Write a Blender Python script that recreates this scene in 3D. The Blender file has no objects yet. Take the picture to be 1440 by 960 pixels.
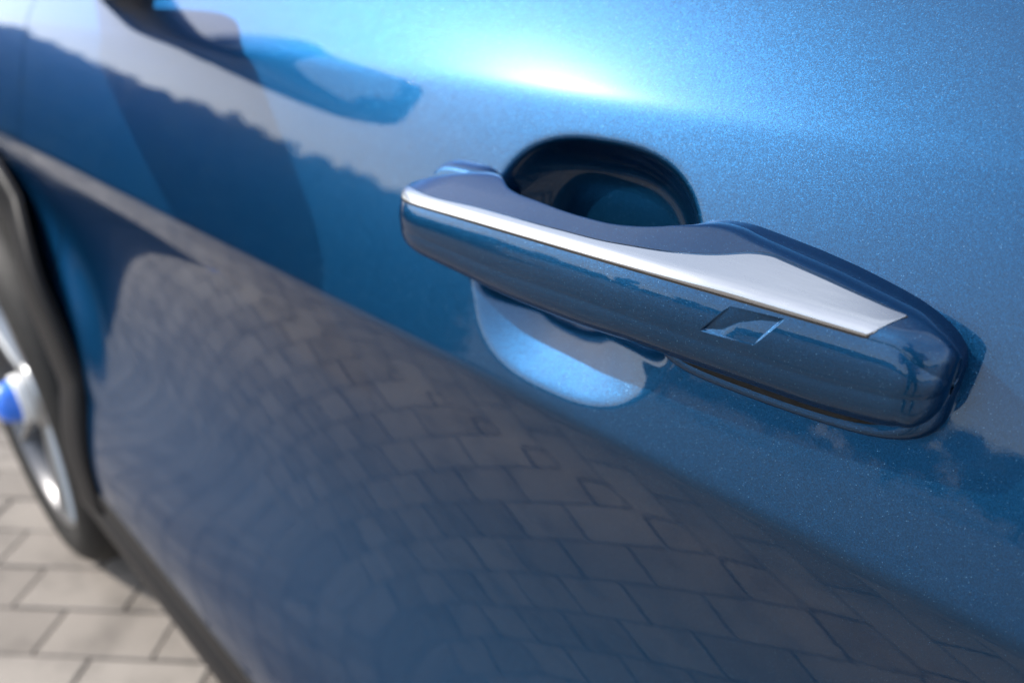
import bpy, bmesh, math, random
import numpy as np
from mathutils import Vector, Matrix

S = bpy.context.scene
R = math.radians

# ------------------------------------------------------------------ camera
CAM = np.array([0.2858518, -0.255, 0.97335711])
MC = np.array([[0.7044, 0.3002, -0.6432], [0.7098, -0.2979, 0.6383], [0.0, -0.9062, -0.4229]])
cd = bpy.data.cameras.new("camera")
cam = bpy.data.objects.new("camera_view", cd)
S.collection.objects.link(cam)
cd.sensor_width = 36.0
cd.lens = 36.0 * 1050 / 1440
cd.clip_start = 0.01
cd.clip_end = 2000
m = Matrix.Identity(4)
for i in range(3):
    m[i][0], m[i][1], m[i][2], m[i][3] = MC[i, 0], -MC[i, 1], -MC[i, 2], CAM[i]
cam.matrix_world = Matrix.LocRotScale(m.to_translation(), m.to_quaternion(), None)
cd.dof.use_dof = True
cd.dof.focus_distance = 0.262
cd.dof.aperture_fstop = 5.6
cd.dof.aperture_blades = 9
S.camera = cam

# ------------------------------------------------------------------ sky, sun, exposure
SUN = Vector((-1.08, -0.80, 1.0)).normalized()
elev = math.asin(SUN.z)
azim = math.atan2(SUN.x, SUN.y)
w = bpy.data.worlds.new("World")
S.world = w
w.use_nodes = True
nt = w.node_tree
nt.nodes.clear()
sky = nt.nodes.new("ShaderNodeTexSky")
sky.sky_type = 'NISHITA'
sky.sun_disc = False
sky.sun_elevation = elev
sky.sun_rotation = azim
sky.dust_density = 1.6
bg = nt.nodes.new("ShaderNodeBackground")
bg.inputs[1].default_value = 0.15
wo = nt.nodes.new("ShaderNodeOutputWorld")
# thin high cloud over the whole sky
wtc = nt.nodes.new("ShaderNodeTexCoord")
wn = nt.nodes.new("ShaderNodeTexNoise"); wn.inputs["Scale"].default_value = 2.2; wn.inputs["Detail"].default_value = 7; wn.inputs["Roughness"].default_value = 0.62
wr = nt.nodes.new("ShaderNodeMapRange"); wr.inputs[1].default_value = 0.40; wr.inputs[2].default_value = 0.72; wr.inputs[3].default_value = 0.28; wr.inputs[4].default_value = 0.75
wm = nt.nodes.new("ShaderNodeMix"); wm.data_type = 'RGBA'; wm.inputs[7].default_value = (5.6, 5.9, 6.3, 1)
nt.links.new(wtc.outputs["Generated"], wn.inputs["Vector"]); nt.links.new(wn.outputs["Fac"], wr.inputs[0]); nt.links.new(wr.outputs[0], wm.inputs[0])
nt.links.new(sky.outputs[0], wm.inputs[6])
nt.links.new(wm.outputs[2], bg.inputs[0])
nt.links.new(bg.outputs[0], wo.inputs[0])
sd = bpy.data.lights.new("sun", 'SUN')
sd.energy = 2.5
sd.angle = R(0.53)
sd.color = (1.0, 0.95, 0.88)
so = bpy.data.objects.new("sun", sd)
so.rotation_euler = SUN.to_track_quat('Z', 'Y').to_euler()
S.collection.objects.link(so)
S.view_settings.view_transform = 'Standard'
S.view_settings.look = 'None'
S.view_settings.gamma = 1.0
S.view_settings.use_curve_mapping = False
S.view_settings.exposure = 1.35
S.cycles.max_bounces = 8
S.cycles.glossy_bounces = 6

# ------------------------------------------------------------------ helpers
C = S.collection


def link(name, me, mat=None, parent=None, smooth=True):
    o = bpy.data.objects.new(name, me)
    C.objects.link(o)
    if mat is not None and not me.materials:
        me.materials.append(mat)
    if parent is not None:
        o.parent = parent
    if smooth and me.polygons:
        me.polygons.foreach_set("use_smooth", [True] * len(me.polygons))
    return o


def from_bm(name, bm, mat, parent=None, smooth=False):
    me = bpy.data.meshes.new(name)
    bmesh.ops.recalc_face_normals(bm, faces=bm.faces[:])
    bm.to_mesh(me)
    bm.free()
    return link(name, me, mat, parent, smooth)


def grid(name, P, mat, parent=None, close_v=False, flip=False, mask=None, smooth=True):
    """P: (nu, nv, 3) array of points -> one smooth quad mesh."""
    nu, nv = P.shape[:2]
    iu = np.arange(nu - 1)
    iv = np.arange(nv if close_v else nv - 1)
    U, V = np.meshgrid(iu, iv, indexing='ij')
    V2 = (V + 1) % nv
    a, b, c, d = U * nv + V, (U + 1) * nv + V, (U + 1) * nv + V2, U * nv + V2
    F = np.stack([a, b, c, d] if not flip else [a, d, c, b], -1).reshape(-1, 4)
    if mask is not None:
        F = F[mask[U, V].reshape(-1)]
    me = bpy.data.meshes.new(name)
    verts = P.reshape(-1, 3)
    if mask is not None:
        used = np.unique(F)
        remap = -np.ones(len(verts), int)
        remap[used] = np.arange(len(used))
        verts, F = verts[used], remap[F]
    me.vertices.add(len(verts))
    me.vertices.foreach_set("co", verts.astype(np.float32).ravel())
    me.loops.add(F.size)
    me.loops.foreach_set("vertex_index", F.astype(np.int32).ravel())
    me.polygons.add(len(F))
    me.polygons.foreach_set("loop_start", np.arange(0, F.size, 4, dtype=np.int32))
    me.polygons.foreach_set("loop_total", np.full(len(F), 4, np.int32))
    me.update()
    me.validate()
    return link(name, me, mat, parent, smooth)


def empty(name, loc=(0, 0, 0)):
    o = bpy.data.objects.new(name, None)
    o.location = loc
    C.objects.link(o)
    return o


def tag(o, label=None, cat=None, group=None, kind=None):
    if label: o["label"] = label
    if cat: o["category"] = cat
    if group: o["group"] = group
    if kind: o["kind"] = kind
    return o


def mat(name, col=(0.5, 0.5, 0.5), rough=0.5, metal=0.0, coat=0.0, coat_rough=0.02, spec=0.5):
    mt = bpy.data.materials.new(name)
    mt.use_nodes = True
    b = mt.node_tree.nodes["Principled BSDF"]
    b.inputs["Base Color"].default_value = (*col, 1)
    b.inputs["Roughness"].default_value = rough
    b.inputs["Metallic"].default_value = metal
    b.inputs["Coat Weight"].default_value = coat
    b.inputs["Coat Roughness"].default_value = coat_rough
    b.inputs["Specular IOR Level"].default_value = spec
    return mt


def nodes(mt):
    t = mt.node_tree
    return t, t.nodes["Principled BSDF"], t.nodes.new, t.links.new


def ramp(t, stops):
    r = t.nodes.new("ShaderNodeValToRGB")
    e = r.color_ramp.elements
    while len(e) > 1: e.remove(e[-1])
    e[0].position, e[0].color = stops[0][0], (*stops[0][1], 1)
    for p, c in stops[1:]:
        x = e.new(p); x.color = (*c, 1)
    return r


# ------------------------------------------------------------------ materials
def paint_material():
    mt = mat("blue_metallic_paint", (0.002, 0.03, 0.08), 0.43, 0.95, 1.0, 0.008)
    t, b, N, L = nodes(mt)
    b.inputs["Coat IOR"].default_value = 1.42
    b.inputs["Specular Tint"].default_value = (0.26, 0.42, 0.68, 1)
    tc = N("ShaderNodeTexCoord")
    # metal flakes: every cell of a fine voronoi gets its own tilt and tone
    v = N("ShaderNodeTexVoronoi"); v.inputs["Scale"].default_value = 4300
    L(tc.outputs["Object"], v.inputs["Vector"])
    sub = N("ShaderNodeVectorMath"); sub.operation = 'SUBTRACT'
    L(v.outputs["Color"], sub.inputs[0]); sub.inputs[1].default_value = (0.5, 0.5, 0.5)
    sc = N("ShaderNodeVectorMath"); sc.operation = 'SCALE'; sc.inputs["Scale"].default_value = 0.24
    L(sub.outputs[0], sc.inputs[0])
    geo = N("ShaderNodeNewGeometry")
    add = N("ShaderNodeVectorMath"); add.operation = 'ADD'
    L(geo.outputs["Normal"], add.inputs[0]); L(sc.outputs[0], add.inputs[1])
    nm = N("ShaderNodeVectorMath"); nm.operation = 'NORMALIZE'
    L(add.outputs[0], nm.inputs[0]); L(nm.outputs[0], b.inputs["Normal"])
    sep = N("ShaderNodeSeparateColor"); L(v.outputs["Color"], sep.inputs[0])
    r = ramp(t, [(0.0, (0.0024, 0.037, 0.099)), (0.90, (0.0036, 0.049, 0.126)), (0.991, (0.008, 0.070, 0.155)), (1.0, (0.11, 0.27, 0.46))])
    L(sep.outputs[0], r.inputs[0]); L(r.outputs[0], b.inputs["Base Color"])
    # faint orange peel in the clear coat
    n2 = N("ShaderNodeTexNoise"); n2.inputs["Scale"].default_value = 260; n2.inputs["Detail"].default_value = 2
    L(tc.outputs["Object"], n2.inputs["Vector"])
    bp = N("ShaderNodeBump"); bp.inputs["Strength"].default_value = 0.012; bp.inputs["Distance"].default_value = 0.001
    L(n2.outputs["Fac"], bp.inputs["Height"]); L(bp.outputs[0], b.inputs["Coat Normal"])
    # thin dust film: the coat is a touch duller in soft patches
    dn = N("ShaderNodeTexNoise"); dn.inputs["Scale"].default_value = 22; dn.inputs["Detail"].default_value = 8; dn.inputs["Roughness"].default_value = 0.7
    L(tc.outputs["Object"], dn.inputs["Vector"])
    dr = N("ShaderNodeMapRange"); dr.inputs[1].default_value = 0.35; dr.inputs[2].default_value = 0.75; dr.inputs[3].default_value = 0.006; dr.inputs[4].default_value = 0.034
    L(dn.outputs["Fac"], dr.inputs[0]); L(dr.outputs[0], b.inputs["Coat Roughness"])
    # haze gloss of a driven car: a small share of the coat scatters wider
    h = N("ShaderNodeBsdfPrincipled")
    for k_ in ("Roughness", "Metallic", "Coat Weight", "Coat IOR", "Specular Tint"): h.inputs[k_].default_value = b.inputs[k_].default_value
    h.inputs["Coat Roughness"].default_value = 0.25
    L(r.outputs[0], h.inputs["Base Color"]); L(nm.outputs[0], h.inputs["Normal"])
    ms = N("ShaderNodeMixShader"); ms.inputs[0].default_value = 0.14
    L(b.outputs[0], ms.inputs[1]); L(h.outputs[0], ms.inputs[2]); L(ms.outputs[0], t.nodes["Material Output"].inputs[0])
    return mt


PAINT = paint_material()
GLOSS_BLACK = mat("black_sill_plastic", (0.010, 0.010, 0.011), 0.45, 0, 0.0, 0.2, 0.15)
ARCH_BLACK = mat("arch_black_gloss", (0.006, 0.006, 0.007), 0.45, 0, 0.0, 0.04, 0.12)
RUBBER = mat("black_rubber", (0.012, 0.012, 0.012), 0.65, spec=0.2)
SATIN = mat("satin_silver", (0.45, 0.46, 0.48), 0.27, 1.0)
DARK = mat("dark_underbody", (0.01, 0.01, 0.01), 0.8)
ALLOY = mat("alloy_silver", (0.34, 0.35, 0.36), 0.36, 1.0, 0.0, 0.05)
RIM = mat("rim_graphite", (0.10, 0.10, 0.105), 0.35, 0.8, 0.3, 0.05)
ALLOY_DARK = mat("alloy_dark", (0.03, 0.03, 0.032), 0.35, 0.5, 0.4, 0.05)
BLUE_CAP = mat("blue_cap", (0.01, 0.16, 0.75), 0.35, 0, 0.5)
WHITE = mat("white_ring", (0.78, 0.78, 0.77), 0.4)

_t, _b, _N, _L = nodes(SATIN)
_tc = _N("ShaderNodeTexCoord"); _mp = _N("ShaderNodeMapping"); _mp.inputs["Scale"].default_value = (6, 900, 900)
_n = _N("ShaderNodeTexNoise"); _n.inputs["Scale"].default_value = 1.0
_L(_tc.outputs["Object"], _mp.inputs[0]); _L(_mp.outputs[0], _n.inputs["Vector"])
_r = ramp(_t, [(0.3, (0.20, 0.20, 0.20)), (0.7, (0.28, 0.28, 0.28))]); _L(_n.outputs["Fac"], _r.inputs[0]); _L(_r.outputs[0], _b.inputs["Roughness"])
_t, _b, _N, _L = nodes(RUBBER)
_n = _N("ShaderNodeTexNoise"); _n.inputs["Scale"].default_value = 40
_r = ramp(_t, [(0.3, (0.008, 0.008, 0.008)), (0.8, (0.020, 0.019, 0.018))]); _L(_n.outputs["Fac"], _r.inputs[0]); _L(_r.outputs[0], _b.inputs["Base Color"])


def paver_material():
    mt = mat("concrete_paver", (0.4, 0.37, 0.34), 0.85)
    t, b, N, L = nodes(mt)
    tc = N("ShaderNodeNewGeometry"); oi = N("ShaderNodeObjectInfo")
    n = N("ShaderNodeTexNoise"); n.inputs["Scale"].default_value = 9; n.inputs["Detail"].default_value = 6
    L(tc.outputs["Position"], n.inputs["Vector"])
    f = N("ShaderNodeTexNoise"); f.inputs["Scale"].default_value = 420; f.inputs["Detail"].default_value = 4
    L(tc.outputs["Position"], f.inputs["Vector"])
    ad = N("ShaderNodeMath"); L(oi.outputs["Random"], ad.inputs[0]); L(tc.outputs["Random Per Island"], ad.inputs[1])
    fr = N("ShaderNodeMath"); fr.operation = 'FRACT'; L(ad.outputs[0], fr.inputs[0])
    r = ramp(t, [(0.0, (0.170, 0.150, 0.131)), (0.5, (0.228, 0.203, 0.178)), (1.0, (0.262, 0.236, 0.209))]); L(fr.outputs[0], r.inputs[0])
    r2 = ramp(t, [(0.25, (0.55, 0.54, 0.53)), (0.5, (0.97, 0.96, 0.95)), (0.75, (1.08, 1.07, 1.06))]); L(n.outputs["Fac"], r2.inputs[0])
    mx = N("ShaderNodeMix"); mx.data_type = 'RGBA'; mx.blend_type = 'MULTIPLY'; mx.inputs[0].default_value = 1
    L(r.outputs[0], mx.inputs[6]); L(r2.outputs[0], mx.inputs[7])
    r3 = ramp(t, [(0.3, (0.8, 0.8, 0.8)), (0.7, (1.1, 1.1, 1.1))]); L(f.outputs["Fac"], r3.inputs[0])
    m2 = N("ShaderNodeMix"); m2.data_type = 'RGBA'; m2.blend_type = 'MULTIPLY'; m2.inputs[0].default_value = 1
    L(mx.outputs[2], m2.inputs[6]); L(r3.outputs[0], m2.inputs[7]); L(m2.outputs[2], b.inputs["Base Color"])
    bp = N("ShaderNodeBump"); bp.inputs["Strength"].default_value = 0.5; bp.inputs["Distance"].default_value = 0.001
    L(f.outputs["Fac"], bp.inputs["Height"]); L(bp.outputs[0], b.inputs["Normal"])
    return mt


PAVER = paver_material()
PAVE_ANGLE = R(42.3)


def ground_material():
    mt = mat("jointing_sand", (0.2, 0.18, 0.155), 0.95)
    t, b, N, L = nodes(mt)
    tc = N("ShaderNodeNewGeometry")
    mp = N("ShaderNodeMapping"); mp.inputs["Rotation"].default_value = (0, 0, -PAVE_ANGLE)
    L(tc.outputs["Position"], mp.inputs[0])
    bk = N("ShaderNodeTexBrick"); bk.offset = 0.5
    bk.inputs["Scale"].default_value = 1.0; bk.inputs["Brick Width"].default_value = 0.2; bk.inputs["Row Height"].default_value = 0.1
    bk.inputs["Mortar Size"].default_value = 0.004
    bk.inputs["Color1"].default_value = (0.26, 0.24, 0.22, 1); bk.inputs["Color2"].default_value = (0.20, 0.185, 0.17, 1)
    bk.inputs["Mortar"].default_value = (0.12, 0.105, 0.09, 1)
    L(mp.outputs[0], bk.inputs["Vector"])
    # within the paved yard built as stones the sheet is plain jointing sand
    ln = N("ShaderNodeVectorMath"); ln.operation = 'DISTANCE'; ln.inputs[1].default_value = (-1.5, -1.5, 0)
    L(tc.outputs["Position"], ln.inputs[0])
    gt = N("ShaderNodeMath"); gt.operation = 'GREATER_THAN'; gt.inputs[1].default_value = 6.0; L(ln.outputs["Value"], gt.inputs[0])
    nz = N("ShaderNodeTexNoise"); nz.inputs["Scale"].default_value = 60; nz.inputs["Detail"].default_value = 5
    L(tc.outputs["Position"], nz.inputs["Vector"])
    r = ramp(t, [(0.3, (0.090, 0.080, 0.068)), (0.7, (0.135, 0.120, 0.103))]); L(nz.outputs["Fac"], r.inputs[0])
    mx = N("ShaderNodeMix"); mx.data_type = 'RGBA'; L(gt.outputs[0], mx.inputs[0]); L(r.outputs[0], mx.inputs[6]); L(bk.outputs["Color"], mx.inputs[7])
    L(mx.outputs[2], b.inputs["Base Color"])
    return mt


# ------------------------------------------------------------------ ground and pavers
bm = bmesh.new()
v = [bm.verts.new(p) for p in ((-300, -300, -0.006), (300, -300, -0.006), (300, 300, -0.006), (-300, 300, -0.006))]
bm.faces.new(v)
ground = from_bm("ground", bm, ground_material())
tag(ground, "pale grey paved yard under the blue car", "ground", kind="structure")


def paver_bm(bm, M=None, l=0.1965, wd=0.0965, h=0.03, c=0.003):
    z0, z1, z2 = -h, -c * 0.7, 0.0
    def ring(a, b, z): return [bm.verts.new((M @ Vector((x, y, z))) if M else (x, y, z)) for x, y in ((-a, -b), (a, -b), (a, b), (-a, b))]
    A, B, T = ring(l / 2, wd / 2, z0), ring(l / 2, wd / 2, z1), ring(l / 2 - c, wd / 2 - c, z2)
    for P, Q in ((A, B), (B, T)):
        for i in range(4):
            bm.faces.new((P[i], P[(i + 1) % 4], Q[(i + 1) % 4], Q[i]))
    bm.faces.new(T)


random.seed(4)
bm = bmesh.new(); paver_bm(bm)
pm = bpy.data.meshes.new("paver"); bm.to_mesh(pm); bm.free(); pm.materials.append(PAVER)
ca, sa = math.cos(PAVE_ANGLE), math.sin(PAVE_ANGLE)
slots = []
for j in range(-75, 76):
    for i in range(-40, 41):
        u = (i + 0.5 * (j % 2)) * 0.2 + 0.035
        vv = j * 0.1 + 0.012
        x, y = u * ca - vv * sa - 1.5, u * sa + vv * ca - 1.5
        if (x + 1.5) ** 2 + (y + 1.5) ** 2 < 36 and y < 0.9:
            # order: what the picture shows largest is the corner by the front wheel, then the strip beside the car
            d = math.hypot((x + 0.95) * 0.8, (y + 0.28) * 1.0)
            slots.append((d, x, y))
slots.sort()
bm = bmesh.new()
for k, (d, x, y) in enumerate(slots):
    dz = random.uniform(-0.0016, 0.0012)
    rot = Matrix.Translation((x, y, dz)) @ Matrix.Rotation(PAVE_ANGLE + random.uniform(-.006, .006), 4, 'Z') @ Matrix.Rotation(random.uniform(-.006, .006), 4, 'X')
    if k < 300:
        o = bpy.data.objects.new("paver", pm); C.objects.link(o); o.parent = ground; o.matrix_local = rot
    else:
        paver_bm(bm, rot)
rest = from_bm("paving", bm, PAVER, ground)
rest["kind"] = "stuff"

# ------------------------------------------------------------------ car body surface
KN = [(1.20, 44), (1.12, 40), (.97, 34), (.9365, 31), (.927, 21.5), (.89, 17.5), (.83, 15.5), (.7985, 15), (.7935, -12), (.758, -18.5),
      (.742, -15), (.70, -6), (.65, 4.5), (.60, 13.5), (.56, 18.5), (.525, 20.5), (.49, 20), (.46, 17), (.43, 12.5), (.40, 5), (.38, 0), (.10, -8)]
_z = np.arange(.10, 1.20, .0005)
_a = np.interp(_z, [k[0] for k in KN[::-1]], [k[1] for k in KN[::-1]])
_k = np.exp(-0.5 * (np.arange(-16, 17) / 3.6) ** 2); _k /= _k.sum()
_a = np.convolve(np.pad(_a, 16, mode='edge'), _k, mode='valid')
_y = np.concatenate([[0], np.cumsum(np.tan(np.radians((_a[1:] + _a[:-1]) / 2)) * .0005)])
_y -= np.interp(.89, _z, _y)
HUB = (-1.14, 0.325)


def sstep(t):
    t = np.clip(t, 0, 1)
    return t * t * (3 - 2 * t)


def body_y(x, z):
    """outer skin: y (outward is negative) at a point of the side view."""
    x, z = np.asarray(x, float), np.asarray(z, float)
    y = np.interp(z + 0.015 * x, _z, _y)
    r = np.hypot(x - HUB[0], z - HUB[1])
    # wheel-arch flare swelling out of the hollow lower door
    w_ = sstep((0.54 - r) / 0.14) * sstep((0.78 - z) / 0.20)
    y = y + (np.minimum(-0.050, y) - y) * w_
    return y


CUP = (0.0770, 0.8588, 0.0605, 0.0548)


def cup_s(x, z):
    n = 2.7
    r = (np.abs((x - CUP[0]) / CUP[2]) ** n + np.abs((z - CUP[1]) / CUP[3]) ** n) ** (1 / n)
    return (1 - r) * 0.057          # about the distance inside the rim


def door_y(x, z):
    x, z = np.asarray(x, float), np.asarray(z, float)
    s = cup_s(x, z)
    e = 0.0010
    sp = e * np.logaddexp(0, s / e)
    depth = 0.034 - 0.26 * (z - CUP[1])           # the hollow is deepest behind the lower edge of the grip
    low = sstep((CUP[1] - 0.002 - z) / 0.026)          # the lower side opens with a shallow dished lip
    d_up = depth * (1 - np.clip(1 - sp / 0.027, 0, 1) ** 2.5)
    d_lo = 0.42 * np.minimum(sp, 0.030) + (depth - 0.0126) * sstep((sp - 0.025) / 0.020)
    d = d_up + (d_lo - d_up) * low
    return body_y(x, z) + np.where(s > -0.012, d, 0)


def axis(*segs):
    out = []
    for a, b, st in segs:
        n = max(1, int(round((b - a) / st)))
        out.append(np.linspace(a, b, n + 1)[:-1])
    out.append([segs[-1][1]])
    return np.concatenate(out)


car = empty("car", (0, 0, 0))
tag(car, "blue metallic car with a door handle, black lower trim and a front wheel", "car")

SILL_Z = 0.372
RR = 0.405


def panel(name, xs, zs, fy):
    X, Z = np.meshgrid(xs, zs, indexing='ij')
    rr = np.hypot(X - HUB[0], Z - HUB[1])
    k = np.where(rr < RR, RR / np.maximum(rr, 1e-6), 1)
    X2, Z2 = HUB[0] + (X - HUB[0]) * k, HUB[1] + (Z - HUB[1]) * k
    return grid(name, np.stack([X2, fy(X2, Z2), Z2], -1), PAINT, car, mask=~(rr < RR - 0.012))


xs = axis((-0.80, -0.04, .007), (-0.04, 0.005, .0016), (0.005, 0.15, .0010), (0.15, 0.27, .002), (0.27, 1.2, .012))
zs = axis((SILL_Z, .74, .005), (.74, .80, .0015), (.80, .835, .0005), (.835, .925, .0010), (.925, .945, .001), (.945, 1.09, .005))
door = panel("door_panel", xs, zs, door_y)
panel("front_wing", axis((-1.75, -0.803, .007)), axis((SILL_Z, 1.09, .005)), body_y)
X, Z = np.meshgrid(np.linspace(-0.86, -0.74, 8), np.linspace(.76, 1.09, 60), indexing='ij')
grid("door_gap_backing", np.stack([X, body_y(X, Z) + .010, Z], -1), DARK, car)  # dark backing added so that no sky shows through the door gap
# upper body above the belt: inner sheet so that no light leaks through
bm = bmesh.new()
for a, b in (((-1.75, 0.20, 0.16), (1.2, 0.24, 1.06)), ((-1.75, 0.05, 0.15), (-1.40, 0.22, .30))):
    bmesh.ops.create_cube(bm, size=1, matrix=Matrix.Translation([(p + q) / 2 for p, q in zip(a, b)]) @ Matrix.Diagonal([q - p for p, q in zip(a, b)] + [1]))
from_bm("inner_body", bm, DARK, car)
bm = bmesh.new()
a, b = (-0.70, 0.02, 0.23), (1.2, 1.6, 0.26)
bmesh.ops.create_cube(bm, size=1, matrix=Matrix.Translation([(p + q) / 2 for p, q in zip(a, b)]) @ Matrix.Diagonal([q - p for p, q in zip(a, b)] + [1]))
from_bm("underbody", bm, DARK, car)
# wheel housing: half tunnel behind the arch
tt = np.linspace(R(-35), R(215), 60)
P = np.stack([np.stack([HUB[0] + .42 * np.cos(tt), np.full(60, yy), HUB[1] + .42 * np.sin(tt)], -1) for yy in (-0.02, 0.2)], 0)
grid("wheel_housing", P, DARK, car)

# sill cladding
prof = []
y0 = float(body_y(0.3, SILL_Z))
pts = [(y0 + .012, SILL_Z + .004), (y0 - .001, SILL_Z + .004), (y0 - .0030, SILL_Z - .004), (y0 - .002, .352), (y0 + .001, .344), (y0 - .003, .338),
       (y0 - .006, .326), (y0 - .005, .306), (y0 + .002, .280), (y0 + .016, .258), (y0 + .05, .246), (y0 + .10, .242)]


def rounded(pts, n=5, f=0.35):
    out = [pts[0]]
    for i in range(1, len(pts) - 1):
        p0, p1, p2 = map(np.array, pts[i - 1:i + 2])
        a, b = p1 + (p0 - p1) * f, p1 + (p2 - p1) * f
        for t in np.linspace(0, 1, n):
            out.append(tuple((1 - t) ** 2 * a + 2 * t * (1 - t) * p1 + t * t * b))
    out.append(pts[-1])
    return out


pr = np.array(rounded(pts))
xx = axis((-0.78, 1.2, .01))
base = np.array([float(body_y(x, SILL_Z)) for x in xx]) - y0
P = np.zeros((len(xx), len(pr), 3))
P[:, :, 0] = xx[:, None]; P[:, :, 1] = pr[None, :, 0] + base[:, None]; P[:, :, 2] = pr[None, :, 1]
grid("sill_cladding", P, GLOSS_BLACK, car)

# black cladding round the wheel opening
ang = np.linspace(R(2), R(178), 150)
band = rounded([(0.385, 0.050), (0.383, 0.004), (0.387, -0.009), (0.400, -0.0125), (0.440, -0.0105), (0.462, -0.0075), (0.469, -0.003), (0.470, 0.006)])
P = np.zeros((len(ang), len(band), 3))
for i, t in enumerate(ang):
    for j, (r_, off) in enumerate(band):
        x, z = HUB[0] + r_ * math.cos(t), HUB[1] + r_ * math.sin(t)
        xb, zb = HUB[0] + .46 * math.cos(t), HUB[1] + .46 * math.sin(t)
        P[i, j] = (x, min(float(body_y(xb, zb)), float(body_y(HUB[0] + .41 * math.cos(t), HUB[1] + .41 * math.sin(t))), -.028) + off, z)
grid("arch_cladding", P, ARCH_BLACK, car)

# ------------------------------------------------------------------ front wheel
WY = -0.072     # outer face of the tyre
wheel = empty("front_wheel", (HUB[0], 0, HUB[1]))
wheel.parent = car


def lathe(name, prof, mt, parent, n=96):
    a = np.linspace(0, 2 * math.pi, n, endpoint=False)
    P = np.zeros((len(prof), n, 3))
    for i, (r_, y) in enumerate(prof):
        P[i, :, 0] = r_ * np.cos(a); P[i, :, 1] = y; P[i, :, 2] = r_ * np.sin(a)
    return grid(name, P, mt, parent, close_v=True)


tyre = rounded([(0.238, WY + .03), (0.240, WY + .012), (0.262, WY + .002), (0.283, WY), (0.309, WY + .012), (0.323, WY + .035), (0.325, WY + .06),
                (0.325, WY + .17), (0.315, WY + .20), (0.27, WY + .215), (0.238, WY + .19)], 5, .4)
lathe("tyre", tyre, RUBBER, wheel)
lathe("rim", rounded([(0.225, WY + .19), (0.222, WY + .06), (0.228, WY + .028), (0.238, WY + .012), (0.243, WY + .010), (0.245, WY + .016), (0.244, WY + .03)], 4, .3), RIM, wheel)
lathe("brake_disc", [(0.16, WY + .12), (0.16, WY + .10), (0.05, WY + .10)], ALLOY_DARK, wheel)
for k in range(5):
    for s in (-1, 1):
        a = R(90 + 72 * k - 20)
        bm = bmesh.new()
        prev = None
        for q, r_ in enumerate((0.045, 0.10, 0.17, 0.232)):
            off = s * (0.010 + 0.030 * q / 3)
            wd = 0.020 - 0.002 * q
            y_ = WY + .032 - .006 * q
            ring = []
            for (du, dy) in ((-wd / 2, .030), (-wd / 2, .004), (-wd / 4, 0), (wd / 4, 0), (wd / 2, .004), (wd / 2, .030)):
                u = off + du
                ring.append(bm.verts.new((r_ * math.cos(a) - u * math.sin(a), y_ + dy, r_ * math.sin(a) + u * math.cos(a))))
            if prev:
                for i in range(5):
                    bm.faces.new((prev[i], prev[i + 1], ring[i + 1], ring[i]))
            prev = ring
        from_bm("spoke", bm, ALLOY, wheel, True)
lathe("hub", rounded([(0.065, WY + .06), (0.062, WY + .028), (0.04, WY + .020), (0.0005, WY + .018)], 4, .3), ALLOY, wheel)
lathe("centre_cap_ring", rounded([(0.045, WY + .03), (0.045, WY + .006), (0.040, WY + .003), (0.036, WY + .006), (0.036, WY + .012)], 4, .3), WHITE, wheel)
lathe("centre_cap", rounded([(0.0380, WY + .012), (0.0375, WY - .004), (0.033, WY - .020), (0.018, WY - .029), (0.0005, WY - .031)], 5, .45), BLUE_CAP, wheel)

# ------------------------------------------------------------------ door handle
def ell(t, n=2.4):
    return (1 - np.clip(t, 0, 1) ** n) ** (1 / n)


X0, X1 = -0.0215, 0.2388
def h_out(x):
    front = ell((0.018 - x) / (0.018 - X0), 2.6)
    rear = ell((x - 0.2255) / (X1 - 0.2255), 2.4)
    return min(front, rear)


YA_X = [-.0215, -.006, .0115, .024, .034, .050, .072, .0975, .118, .132, .140, .147, .155, .164, .1996, .228, .239]
YA_Y = [-.0270, -.0250, -.0170, -.0120, -.0130, -.0215, -.0252, -.0277, -.0267, -.0215, -.0160, -.0105, -.0100, -.0128, -.0225, -.0300, -.0345]


def catmull(xq, X, Y):
    X = np.array(X); Y = np.array(Y)
    mm = np.gradient(Y, X)
    i = int(np.clip(np.searchsorted(X, xq) - 1, 0, len(X) - 2))
    h = X[i + 1] - X[i]; t = (xq - X[i]) / h
    return ((2 * t**3 - 3 * t**2 + 1) * Y[i] + (t**3 - 2 * t**2 + t) * h * mm[i] + (-2 * t**3 + 3 * t**2) * Y[i + 1] + (t**3 - t**2) * h * mm[i + 1])


def corner(p0, p1, p2, r, n):
    """points of a rounded corner at p1 (quadratic blend of size r)."""
    p0, p1, p2 = map(np.array, (p0, p1, p2))
    a = p1 + (p0 - p1) / np.linalg.norm(p0 - p1) * min(r, .45 * np.linalg.norm(p0 - p1))
    b = p1 + (p2 - p1) / np.linalg.norm(p2 - p1) * min(r, .45 * np.linalg.norm(p2 - p1))
    t = np.linspace(0, 1, n)[:, None]
    w_ = 0.75
    return ((1 - t) ** 2 * a + 2 * w_ * t * (1 - t) * p1 + t * t * b) / ((1 - t) ** 2 + 2 * w_ * t * (1 - t) + t * t)


NT, NBc, NF, NCc, NU, NDc, NK, NAc = 30, 18, 84, 22, 10, 8, 6, 10


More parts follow.
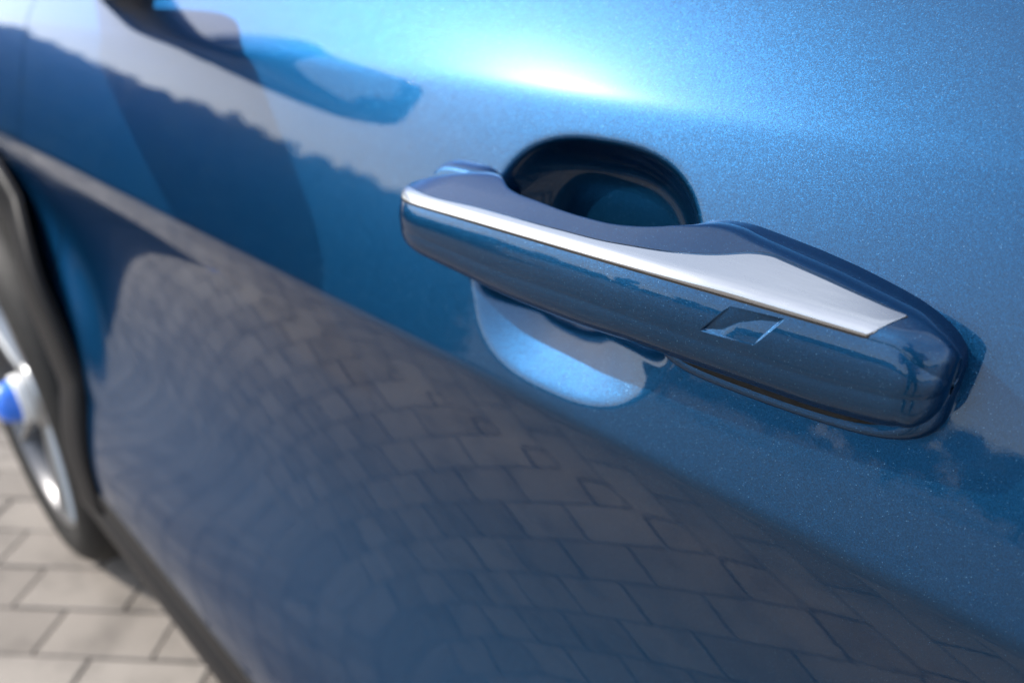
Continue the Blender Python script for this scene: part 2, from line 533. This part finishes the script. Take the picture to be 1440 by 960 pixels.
def section(x):
    """closed section (y, z) of the handle at x: sloping top, crisp front edge, leaning face, lower roll, underside, back."""
    o = h_out(x)
    e = 1 - o
    yA = catmull(x, YA_X, YA_Y)
    # share of the section that is let into the door (both feet) instead of free-standing (the grip)
    foot = max(float(sstep(np.array((0.040 - x) / 0.020))), float(sstep(np.array((x - 0.134) / 0.014))))
    free = float(sstep(np.array((x - .2215) / .014)))         # the rear end overhangs its base
    yc = .004 if x < .1 else -.0295
    bow = float(sstep(np.array((x - .125) / .115)))           # the rear part bends in towards the door
    yA += .012 * bow
    if x > .1: yc = -.0235
    yo_t = yc + (-0.0465 + .013 * bow - yc) * o
    yo_b = yc + (-0.0510 + .013 * bow - yc) * o
    zB = 0.8872 - .0052 * bow - (.0055 if x < .1 else .0012) * e ** 1.2
    zb = 0.8520 - .0060 * bow + 0.006 * float(sstep(np.array((0.08 - x) / 0.10))) + 0.003 * float(sstep(np.array((x - 0.20) / 0.04))) + .0055 * e
    r2 = 1 - ell((x - .2255) / (X1 - .2255), 2.2)
    zB -= .0055 * r2; zb += .0065 * r2
    yA = yo_t + .004 + .002 * float(np.logaddexp(0, (yA - yo_t - .004) / .002))
    fall = float(sstep(np.array((x - .190) / .048)))
    zA = zB + 0.29 * (yA - yo_t) - .0015 * fall
    A = (yA, zA)
    back = .013 + (yc + .003 - .013) * free
    zA2 = max(zA - .0085 - foot * .004 - .009 * fall, zb + .012)
    A2 = (yA + .001 + foot * max(0.0, back - yA), zA2)
    Dp = (yA + .003 + foot * max(0.0, back - .002 - yA), zb + .001 + .006 * free)
    B, Cc = (yo_t, zB), (yo_b, zb)
    cA = corner(A2, A, B, .0022 + .0045 * foot, NAc)
    cB = corner(A, B, Cc, .0038 + .004 * float(sstep(np.array((x - .2225) / .012))), NBc)
    cC = corner(B, Cc, Dp, .0150, NCc)
    cD = corner(Cc, Dp, A2, .0035, NDc)
    def seg(p, q, n): return p + (q - p) * np.linspace(0, 1, n + 2)[1:-1, None]
    face = seg(cB[-1], cC[0], NF)
    tt_ = np.linspace(0, 1, NF + 2)[1:-1]
    face[:, 0] -= 0.0011 * o * 4 * tt_ * (1 - tt_)
    return np.concatenate([cA, seg(cA[-1], cB[0], NT), cB, face, cC, seg(cC[-1], cD[0], NU), cD, seg(cD[-1], np.array(A2), NK), np.array(A2)[None], seg(np.array(A2), cA[0], 4)])


IT0 = NAc                    # first index on the top face
IB0 = NAc + NT               # first index of the front upper corner
IB1 = NAc + NT + NBc         # first index on the face
IC0 = IB1 + NF
EM = [(0.1743, 0.8796), (0.1918, 0.8791), (0.1842, 0.8680), (0.1659, 0.8689)]     # debossed sign: corners in side view
EMW = [(0.1654, 0.8693), (0.1729, 0.8709), (0.1778, 0.8746), (0.1846, 0.8770), (0.1924, 0.8778)]


def deboss(x, z):
    # signed distance inside the parallelogram (left, top, right, bottom sides)
    d = 1.0
    for (ax, az), (bx, bz) in zip([EM[3], EM[0], EM[1], EM[2]], [EM[0], EM[1], EM[2], EM[3]]):
        lx, lz = bx - ax, bz - az
        d = min(d, ((x - ax) * -lz + (z - az) * lx) / math.hypot(lx, lz) * -1)
    if d <= 0: return 0.0
    zw = float(np.interp(x, [p[0] for p in EMW], [p[1] for p in EMW]))
    zt_ = 0.8794; zb_ = 0.8684
    q = (zt_ - z) / max(zt_ - zw, 8e-4) if z > zw else (z - zb_) / max(zw - zb_, 8e-4)
    return min(1.0, d / 0.0005) * 0.0010 * min(max(q, 0), 1) ** 0.8


u = np.linspace(0, 1, 260)
hx = X0 + (X1 - X0) * (0.5 - 0.5 * np.cos(math.pi * (u * 0.96 + 0.02))) 
hx = np.unique(np.concatenate([[X0], hx, np.linspace(.1645, .1935, 130), [X1]]))
HP = np.array([np.column_stack([np.full(len(s_), x), s_[:, 0], s_[:, 1]]) for x, s_ in ((x, section(x)) for x in hx)])
for i_ in range(len(hx)):
    if .1645 < hx[i_] < .1935:
        for j_ in range(IB1, IC0):
            HP[i_, j_, 1] += deboss(HP[i_, j_, 0], HP[i_, j_, 2])
handle = grid("door_handle", HP, PAINT, car, close_v=True, flip=True)
handle["label"] = "blue pull handle with a silver inlay strip"


def on_handle(x, vi):
    """point and outward normal on the handle at x and (fractional) section index vi."""
    def pt(x_, v_):
        s_ = section(x_)
        i = int(math.floor(v_)); f = v_ - i
        p = s_[i % len(s_)] * (1 - f) + s_[(i + 1) % len(s_)] * f
        return Vector((x_, p[0], p[1]))
    p = pt(x, vi)
    du = pt(x + .0005, vi) - pt(x - .0005, vi)
    dv = pt(x, vi + .5) - pt(x, vi - .5)
    n = du.cross(dv).normalized()
    if n.y > 0.2 or (n.z < -0.5): n = -n
    return p, n


# silver strip let into the front upper edge: its limits as section indices along x
SX = [-0.0135, 0.0035, 0.0533, 0.0962, 0.1251, 0.148, 0.1598, 0.1696, 0.1823, 0.1964, 0.2208, 0.2222]
def top_index(x, y):
    """index on the top face of the section at x for a given y."""
    s_ = section(x)
    ys = s_[IT0:IB0 + NBc, 0]
    return IT0 + float(np.interp(-y, -ys, np.arange(len(ys))))
LOW = [IB0 + NBc - 3.0] * len(SX)
UPY = [-.0330, -.0400, -.0413, -.0413, -.0400, -.0345, -.0283, -.0205, -.0175, -.0185, -.0225, -.0228]


def strip_mesh(name, mt, parent, lift, grow, n=150, nv=14, edge=True):
    P = np.zeros((n, nv + (2 if edge else 0), 3))
    xa = np.linspace(SX[0] - grow, SX[-1] + grow * 1.2, n)
    for i, x in enumerate(xa):
        xc = min(max(x, SX[0]), SX[-1])
        lo = float(np.interp(xc, SX, LOW))
        yu = catmull(xc, SX, UPY) + grow
        hi = top_index(x, yu)
        lo2 = lo + grow * 3200
        # the rear end is cut on a slant: lower edge stops earlier than the upper one
        tail = float(np.clip((x - 0.2160) / (0.2222 - .2160), 0, 1))
        nose = float(np.clip((SX[0] + .005 - x) / .005, 0, 1)) ** 2
        vq = np.linspace(lo2, hi, 60)
        sec = section(x)
        pq = np.array([sec[int(v_) % len(sec)] * (1 - v_ % 1) + sec[(int(v_) + 1) % len(sec)] * (v_ % 1) for v_ in vq])
        al = np.concatenate([[0], np.cumsum(np.linalg.norm(np.diff(pq, axis=0), axis=1))])
        a0, a1 = al[-1] * (tail ** 1.5 * .97 + nose * .35), al[-1] * (1 - nose * .35)
        lo2, hi = float(np.interp(a0, al, vq)), float(np.interp(max(a1, a0 + 1e-5), al, vq))
        for j in range(nv):
            vi = float(np.interp(a0 + (a1 - a0) * j / (nv - 1), al, vq))
            p, nn = on_handle(x, vi)
            P[i, j + (1 if edge else 0)] = p + nn * lift
        if edge:
            for j, vi in ((0, lo2), (nv + 1, hi)):
                p, nn = on_handle(x, vi)
                P[i, j] = p - nn * .0006
    return grid(name, P, mt, parent)


strip_mesh("strip_groove", RUBBER, handle, 0.00012, 0.00055, edge=False)
strip_mesh("silver_strip", SATIN, handle, 0.00035, 0.0)


# pads between handle and door
def pad(name, mt, x0, x1, ztop, zbot, off, n=4.0, ins=0.0):
    a = np.linspace(0, 2 * math.pi, 160, endpoint=False)
    c_, s_ = np.cos(a), np.sin(a)
    ex, ez = np.sign(c_) * np.abs(c_) ** (2 / n), np.sign(s_) * np.abs(s_) ** (2 / n)
    rs = np.concatenate([np.linspace(0.02, .84, 8), np.linspace(.86, 1.0, 16)])
    P = np.zeros((len(rs) + 1, len(a), 3))
    x0, x1 = x0 + ins, x1 - ins
    for i, r_ in enumerate(list(rs) + [1.0]):
        x = (x0 + x1) / 2 + (x1 - x0) / 2 * r_ * ex
        zt = np.interp(x, *zip(*ztop)) - ins; zb = np.interp(x, *zip(*zbot)) + ins
        z = (zt + zb) / 2 + (zt - zb) / 2 * r_ * ez
        f = (1 - max(0, (r_ - .84) / .16) ** 2.2) ** (1 / 2.2) if i < len(rs) else -0.6
        P[i] = np.column_stack([x, body_y(x, z) - off * f, z])
    return grid(name, P, mt, handle, close_v=True)


RT = [(.12, .8965), (.157, .8945), (.19, .8900), (.22, .8835), (.25, .8755)]
RB = [(.12, .8365), (.188, .8370), (.25, .8400)]
pad("rear_base", PAINT, 0.1285, 0.2385, RT, RB, 0.0115, 4.6)
pad("rear_gap_fill", RUBBER, 0.1285, 0.2385, RT, RB, 0.0190, 4.6, 0.0065)  # black filler: the shade of the open gap is put into its colour
pad("front_base", PAINT, -0.0255, 0.0255, [(-.1, .8950), (.1, .8950)], [(-.1, .8475), (.1, .8475)], 0.0085, 3.6)

# ------------------------------------------------------------------ wing mirror
HOUSING = mat("mirror_housing_black", (0.010, 0.010, 0.012), 0.12, 0, 0.8, 0.03)
GLASS = mat("mirror_glass", (0.85, 0.87, 0.88), 0.02, 1.0)
n_q, n_a = 60, 96
P = np.zeros((n_q, n_a, 3))
aa = np.linspace(0, 2 * math.pi, n_a, endpoint=False)
for i in range(n_q):
    q = i / (n_q - 1)
    ends = min(1.0, (1 - max(0, (q - .80) / .20) ** 2.6) ** (1 / 2.6), (1 - max(0, (.10 - q) / .10) ** 2.4) ** (1 / 2.4) * .75 + .25)
    ends = max(ends, .004)
    yq = -0.055 - 0.195 * q
    xf, xr = -0.665 + 0.100 * q + .03 * q * q, -0.405 + 0.015 * q
    zb, zt = 0.984 + 0.018 * q * q, 1.080 + 0.012 * q
    cx, cz, hx_, hz_ = (xf + xr) / 2, (zb + zt) / 2, (xr - xf) / 2 * ends, (zt - zb) / 2 * ends
    c_, s_ = np.cos(aa), np.sin(aa)
    n_ = np.where(c_ > 0, 5.0, 2.6)
    P[i, :, 0] = cx + hx_ * np.sign(c_) * np.abs(c_) ** (2 / n_)
    P[i, :, 1] = yq
    P[i, :, 2] = cz + hz_ * np.sign(s_) * np.abs(s_) ** (2 / n_)
mirror = grid("wing_mirror", P, HOUSING, car, close_v=True)
mirror["label"] = "gloss black wing mirror above the front of the door"
P = np.zeros((24, 96, 3))
for i in range(24):
    t = i / 23
    yq = 0.06 - 0.15 * t
    cz = 0.985 + 0.02 * t * t; hz_ = 0.022 - .006 * math.sin(math.pi * t)
    cx = -0.555 + .02 * t; hx_ = 0.085 - 0.02 * math.sin(math.pi * t)
    P[i] = np.column_stack([cx + hx_ * np.sign(np.cos(aa)) * np.abs(np.cos(aa)) ** .8, np.full(96, yq), cz + hz_ * np.sign(np.sin(aa)) * np.abs(np.sin(aa)) ** .8])
grid("mirror_foot", P, HOUSING, mirror, close_v=True)
P = np.zeros((2, 2, 3))
bm = bmesh.new()
ring = []
for k in range(40):
    a = 2 * math.pi * k / 40
    q = 0.5 + 0.36 * math.copysign(abs(math.cos(a)) ** .5, math.cos(a))
    zc = 1.030 + .012 * q; z = zc + 0.040 * math.copysign(abs(math.sin(a)) ** .5, math.sin(a))
    ring.append(bm.verts.new((-0.403 + 0.015 * q + .0005, -0.055 - 0.195 * q, z)))
bm.faces.new(ring)
from_bm("mirror_glass", bm, GLASS, mirror)

# ------------------------------------------------------------------ what the paint mirrors: hedge, far trees, photographer
LEAF = []
for k, c_ in enumerate(((0.020, 0.042, 0.012), (0.030, 0.058, 0.016), (0.045, 0.075, 0.022))):
    LEAF.append(mat("leaf_%s" % ("dark", "mid", "light")[k], c_, 0.55))
BARK = mat("bark", (0.06, 0.045, 0.035), 0.9)
rng = np.random.default_rng(7)


def leaf_cloud(name, pts, size, mt, parent, squash=1.0):
    n = len(pts)
    a = rng.normal(size=(n, 3)); a /= np.linalg.norm(a, axis=1)[:, None]
    b = rng.normal(size=(n, 3)); b -= (a * b).sum(1)[:, None] * a; b /= np.linalg.norm(b, axis=1)[:, None]
    sz = size * rng.uniform(.6, 1.3, size=(n, 1))
    V = np.stack([pts - a * sz, pts - b * sz * .55, pts + a * sz, pts + b * sz * .55], 1).reshape(-1, 3)
    me = bpy.data.meshes.new(name)
    me.from_pydata(V.tolist(), [], np.arange(4 * n).reshape(-1, 4).tolist())
    return link(name, me, mt, parent, False)


def hedge_bush(i, x, y, rx, h, label):
    o = empty("hedge_bush", (x, y, 0))
    tag(o, label, "bush", "hedge along the yard")
    n = 4200
    u = rng.uniform(-1, 1, (n, 3)); m_ = np.abs(u).max(1) ** .35
    u = u / np.abs(u).max(1)[:, None] * m_[:, None]
    bump = 1 + .04 * np.sin(u[:, :1] * 5 + i) * np.cos(u[:, 1:2] * 4 + i)
    p = np.column_stack([u[:, 0] * rx, u[:, 1] * rx * .8, h / 2 + u[:, 2] * h / 2]) * bump
    p[:, 2] = np.maximum(p[:, 2], .03)
    leaf_cloud("foliage", p, .055, LEAF[i % 2], o)
    bm = bmesh.new()
    bmesh.ops.create_cone(bm, segments=10, radius1=rx * .78, radius2=rx * .70, depth=h * .86, cap_ends=True, matrix=Matrix.Translation((0, 0, h * .44)))
    from_bm("inner_twigs", bm, LEAF[0], o)
    return o


for i in range(13):
    az = R(47 + 2.9 * i)
    d = 7.0 + .35 * math.sin(i * 1.7)
    hedge_bush(i, -d * math.sin(az), -d * math.cos(az), .42, 1.62 + .05 * math.sin(i * 2.3) + .03 * (i % 3),
               "dark green hedge bush beside the yard, number %s in the row from the open side" % ("one two three four five six seven eight nine ten eleven twelve thirteen".split()[i]))


def tree(i, x, y, h, r_, label):
    o = empty("tree", (x, y, 0))
    tag(o, label, "tree", "trees beyond the yard")
    aa_ = np.linspace(0, 2 * math.pi, 10, endpoint=False)
    hs = np.linspace(0, h * .75, 8)
    P = np.zeros((8, 10, 3))
    for k, z in enumerate(hs):
        rad = .16 * (1 - .8 * k / 7) + .01
        P[k] = np.column_stack([rad * np.cos(aa_) + .1 * math.sin(k + i), rad * np.sin(aa_), np.full(10, z)])
    grid("trunk", P, BARK, o, close_v=True)
    cl = [(rng.normal(0, r_ * .45), rng.normal(0, r_ * .45), h * rng.uniform(.35, .92)) for _ in range(16)]
    pts = []
    for c_ in cl:
        u = rng.normal(size=(170, 3)); u /= np.linalg.norm(u, axis=1)[:, None]
        pts.append(np.array(c_) + u * r_ * .36 * rng.uniform(.5, 1.05, (170, 1)))
    leaf_cloud("crown", np.concatenate(pts), .26, LEAF[i % 3], o)
    return o


words = "first second third fourth fifth sixth seventh eighth ninth tenth eleventh twelfth".split()
for i in range(12):
    az = R(-38 + 8.2 * i)
    d = 30 + 5 * math.sin(i * 2.1)
    tree(i, -d * math.sin(az), -d * math.cos(az), 2.6 + 1.5 * (i / 11) + .8 * math.sin(i * 3.3), 1.9, "leafy tree beyond the yard, %s from the rear of the car" % words[i])

pts = []
for k in range(9000):
    az = R(rng.uniform(-75, 52)); d = rng.uniform(58, 66)
    top = 3.4 + 1.0 * math.sin(az * 9) + .6 * math.sin(az * 23 + 1)
    pts.append((-d * math.sin(az), -d * math.cos(az), top * rng.uniform(0.02, 1.0) ** .7))
wood = leaf_cloud("distant_wood", np.array(pts), .55, LEAF[1], None)
tag(wood, "distant low belt of trees beyond the yard", "wood", kind="stuff")

# the photographer, who shows as a small dark figure in the rear end of the handle
SKIN = mat("skin", (0.50, 0.30, 0.21), 0.5)
SHIRT = mat("navy_shirt", (0.012, 0.018, 0.045), 0.85)
TROUSERS = mat("dark_trousers", (0.012, 0.013, 0.018), 0.9)
SHOES = mat("dark_shoes", (0.02, 0.018, 0.016), 0.6)
HAIR = mat("brown_hair", (0.03, 0.018, 0.010), 0.6)


def skin_figure(name, joints, bones, root, sub=2):
    names = list(joints)
    me = bpy.data.meshes.new(name)
    me.from_pydata([joints[n][0] for n in names], [(names.index(a), names.index(b)) for a, b in bones], [])
    o = bpy.data.objects.new(name, me); C.objects.link(o)
    o.modifiers.new("skin", 'SKIN').use_smooth_shade = True
    sm = o.modifiers.new("sub", 'SUBSURF'); sm.levels = sub; sm.render_levels = sub
    for n, v_ in zip(names, me.skin_vertices[0].data):
        r_ = joints[n][1]
        v_.radius = (r_, r_) if not isinstance(r_, tuple) else r_
        v_.use_root = (n == root)
    dg = bpy.context.evaluated_depsgraph_get()
    me2 = bpy.data.meshes.new_from_object(o.evaluated_get(dg))
    bpy.data.objects.remove(o)
    me2.polygons.foreach_set("use_smooth", [True] * len(me2.polygons))
    return me2


PX, PY = 0.74, -0.98
J = {
    "pelvis": ((PX, PY, .93), .145), "waist": ((PX - .03, PY + .05, 1.06), .130), "chest": ((PX - .09, PY + .15, 1.25), .150), "neck0": ((PX - .14, PY + .24, 1.40), .075),
    "neck": ((PX - .165, PY + .29, 1.46), .055), "head": ((PX - .195, PY + .345, 1.55), .085), "crown": ((PX - .20, PY + .35, 1.63), .075),
    "hipL": ((PX - .09, PY - .07, .88), .105), "kneeL": ((PX - .16, PY - .02, .50), .068), "ankL": ((PX - .17, PY - .12, .10), .045), "toeL": ((PX - .25, PY + .03, .045), .042),
    "hipR": ((PX + .09, PY + .06, .88), .105), "kneeR": ((PX + .13, PY + .14, .50), .068), "ankR": ((PX + .16, PY + .03, .10), .045), "toeR": ((PX + .07, PY + .18, .045), .042),
    "shL": ((PX - .24, PY + .03, 1.33), .070), "elL": ((PX - .42, PY + .16, 1.08), .045), "wrL": ((.305, -.40, 1.00), .028), "paL": ((.268, -.335, .985), (.034, .018)),
    "shR": ((PX + .07, PY + .27, 1.33), .070), "elR": ((PX + .03, PY + .42, 1.09), .045), "wrR": ((.455, -.355, .99), .028), "paR": ((.405, -.285, .99), (.034, .018)),
}
B_ = [("pelvis", "waist"), ("waist", "chest"), ("chest", "neck0"), ("neck0", "neck"), ("neck", "head"), ("head", "crown"),
      ("pelvis", "hipL"), ("hipL", "kneeL"), ("kneeL", "ankL"), ("ankL", "toeL"), ("pelvis", "hipR"), ("hipR", "kneeR"), ("kneeR", "ankR"), ("ankR", "toeR"),
      ("chest", "shL"), ("shL", "elL"), ("elL", "wrL"), ("wrL", "paL"), ("chest", "shR"), ("shR", "elR"), ("elR", "wrR"), ("wrR", "paR")]
# fingers closing on the camera body
fw = Vector((-0.6432, 0.6383, -0.4229)); rt = Vector((0.7044, 0.7098, 0.0)); up = Vector((-0.3002, 0.2979, 0.9062))
CB = Vector(CAM) - fw * 0.075            # middle of the camera body, behind the lens
for side, pal in ((-1, "paL"), (1, "paR")):
    pc = Vector(J[pal][0])
    for k in range(4):
        b0 = CB + rt * side * .066 + up * (.022 - .017 * k) - fw * .012
        b1 = CB + rt * side * .074 + up * (.022 - .017 * k) + fw * .018
        b2 = CB + rt * side * (.052 - .004 * (k == 3)) + up * (.021 - .017 * k) + fw * .030
        for q, p in enumerate((b0, b1, b2)): J["%sf%d%d" % (pal, k, q)] = (tuple(p), .0088 - .001 * q)
        B_ += [(pal, "%sf%d0" % (pal, k)), ("%sf%d0" % (pal, k), "%sf%d1" % (pal, k)), ("%sf%d1" % (pal, k), "%sf%d2" % (pal, k))]
    t0 = CB + rt * side * .058 - fw * .034 - up * .018; t1 = CB + rt * side * .040 - fw * .030 - up * .002
    J[pal + "t0"] = (tuple(t0), .0095); J[pal + "t1"] = (tuple(t1), .0085)
    B_ += [(pal, pal + "t0"), (pal + "t0", pal + "t1")]
pm2 = skin_figure("person", J, B_, "pelvis")
person = bpy.data.objects.new("person", pm2); C.objects.link(person)
for mt_ in (SKIN, SHIRT, TROUSERS, SHOES): pm2.materials.append(mt_)
elb = {s_: (Vector(J["sh" + s_][0]), Vector(J["el" + s_][0])) for s_ in "LR"}
for p in pm2.polygons:
    c = p.center
    idx = 0
    if c.z < .085: idx = 3
    elif c.z < .99 and c.y < PY + .25 and c.x > PX - .30: idx = 2
    elif c.z < 1.425 and c.x > PX - .30 and c.y < PY + .33: idx = 1
    for s_ in "LR":
        a_, b_ = elb[s_]
        if (c - b_).length < .10 and (c - a_).dot(b_ - a_) / (b_ - a_).length_squared < .82: idx = 1
        if (c - b_).length < .12 and (c - a_).dot(b_ - a_) / (b_ - a_).length_squared >= .82: idx = 0
    p.material_index = idx
tag(person, "photographer in dark clothes with bare forearms, mirrored in the handle's rear end", "person")
hd = Vector(J["head"][0]); look = (Vector(CAM) - hd).normalized()
bm = bmesh.new()
bmesh.ops.create_uvsphere(bm, u_segments=28, v_segments=18, radius=.098)
for v_ in bm.verts: v_.co = Vector((v_.co.x * .92, v_.co.y * .98, v_.co.z * 1.05))
bmesh.ops.delete(bm, geom=[v_ for v_ in bm.verts if v_.co.normalized().dot(look) > .30 or v_.co.z < -.055], context='VERTS')
for v_ in bm.verts: v_.co += hd + Vector((0, 0, .035)) - look * .008
hr = from_bm("hair", bm, HAIR, person, True)
sd_ = look.cross(Vector((0, 0, 1))).normalized(); u2 = sd_.cross(look).normalized()
for nm_, off, r_, sc_ in (("nose", (0, -.012, .092), .016, (1, 1.6, 1)), ("ear", (.088, -.005, -.004), .022, (.5, 1.3, 1)), ("ear", (-.088, -.005, -.004), .022, (.5, 1.3, 1))):
    mtx = Matrix.Translation(hd + sd_ * off[0] + u2 * off[1] + look * off[2]) @ Matrix((sd_, u2, look)).transposed().to_4x4() @ Matrix.Diagonal((*sc_, 1))
    bm = bmesh.new()
    bmesh.ops.create_icosphere(bm, subdivisions=3, radius=r_, matrix=mtx)
    from_bm(nm_, bm, SKIN, person, True)
EYE = mat("eye_dark", (0.02, 0.015, 0.012), 0.2)
LIP = mat("lips", (0.35, 0.13, 0.11), 0.5)
for sgn in (-1, 1):
    bm = bmesh.new()
    bmesh.ops.create_icosphere(bm, subdivisions=2, radius=.011, matrix=Matrix.Translation(hd + sd_ * .032 * sgn + u2 * .016 + look * .080))
    from_bm("eye", bm, EYE, person, True)
bm = bmesh.new()
bmesh.ops.create_icosphere(bm, subdivisions=2, radius=.012, matrix=Matrix.Translation(hd - u2 * .052 + look * .078) @ Matrix((sd_, u2, look)).transposed().to_4x4() @ Matrix.Diagonal((2.0, .55, .8, 1)))
from_bm("mouth", bm, LIP, person, True)

# the camera in the hands: body with a grip, lens behind the point the picture is taken from
bodym = mat("camera_black", (0.012, 0.012, 0.012), 0.5)
pc_ = empty("photo_camera", (0, 0, 0))
tag(pc_, "black camera held up to the door by the photographer", "camera")
ax = Matrix((rt, up, -fw)).transposed().to_4x4()
bm = bmesh.new()
bmesh.ops.create_cube(bm, size=1, matrix=Matrix.Translation(CB) @ ax @ Matrix.Diagonal((.118, .066, .034, 1)))
bmesh.ops.create_cube(bm, size=1, matrix=Matrix.Translation(CB + up * .040) @ ax @ Matrix.Diagonal((.040, .020, .036, 1)))
bmesh.ops.bevel(bm, geom=bm.edges[:], offset=.004, segments=3, affect='EDGES')
from_bm("camera_body", bm, bodym, pc_)
bm = bmesh.new()
bmesh.ops.create_cone(bm, segments=40, radius1=.032, radius2=.034, depth=.050, cap_ends=True, matrix=Matrix.Translation(CB + fw * .0415) @ ax)
from_bm("lens", bm, bodym, pc_, False)
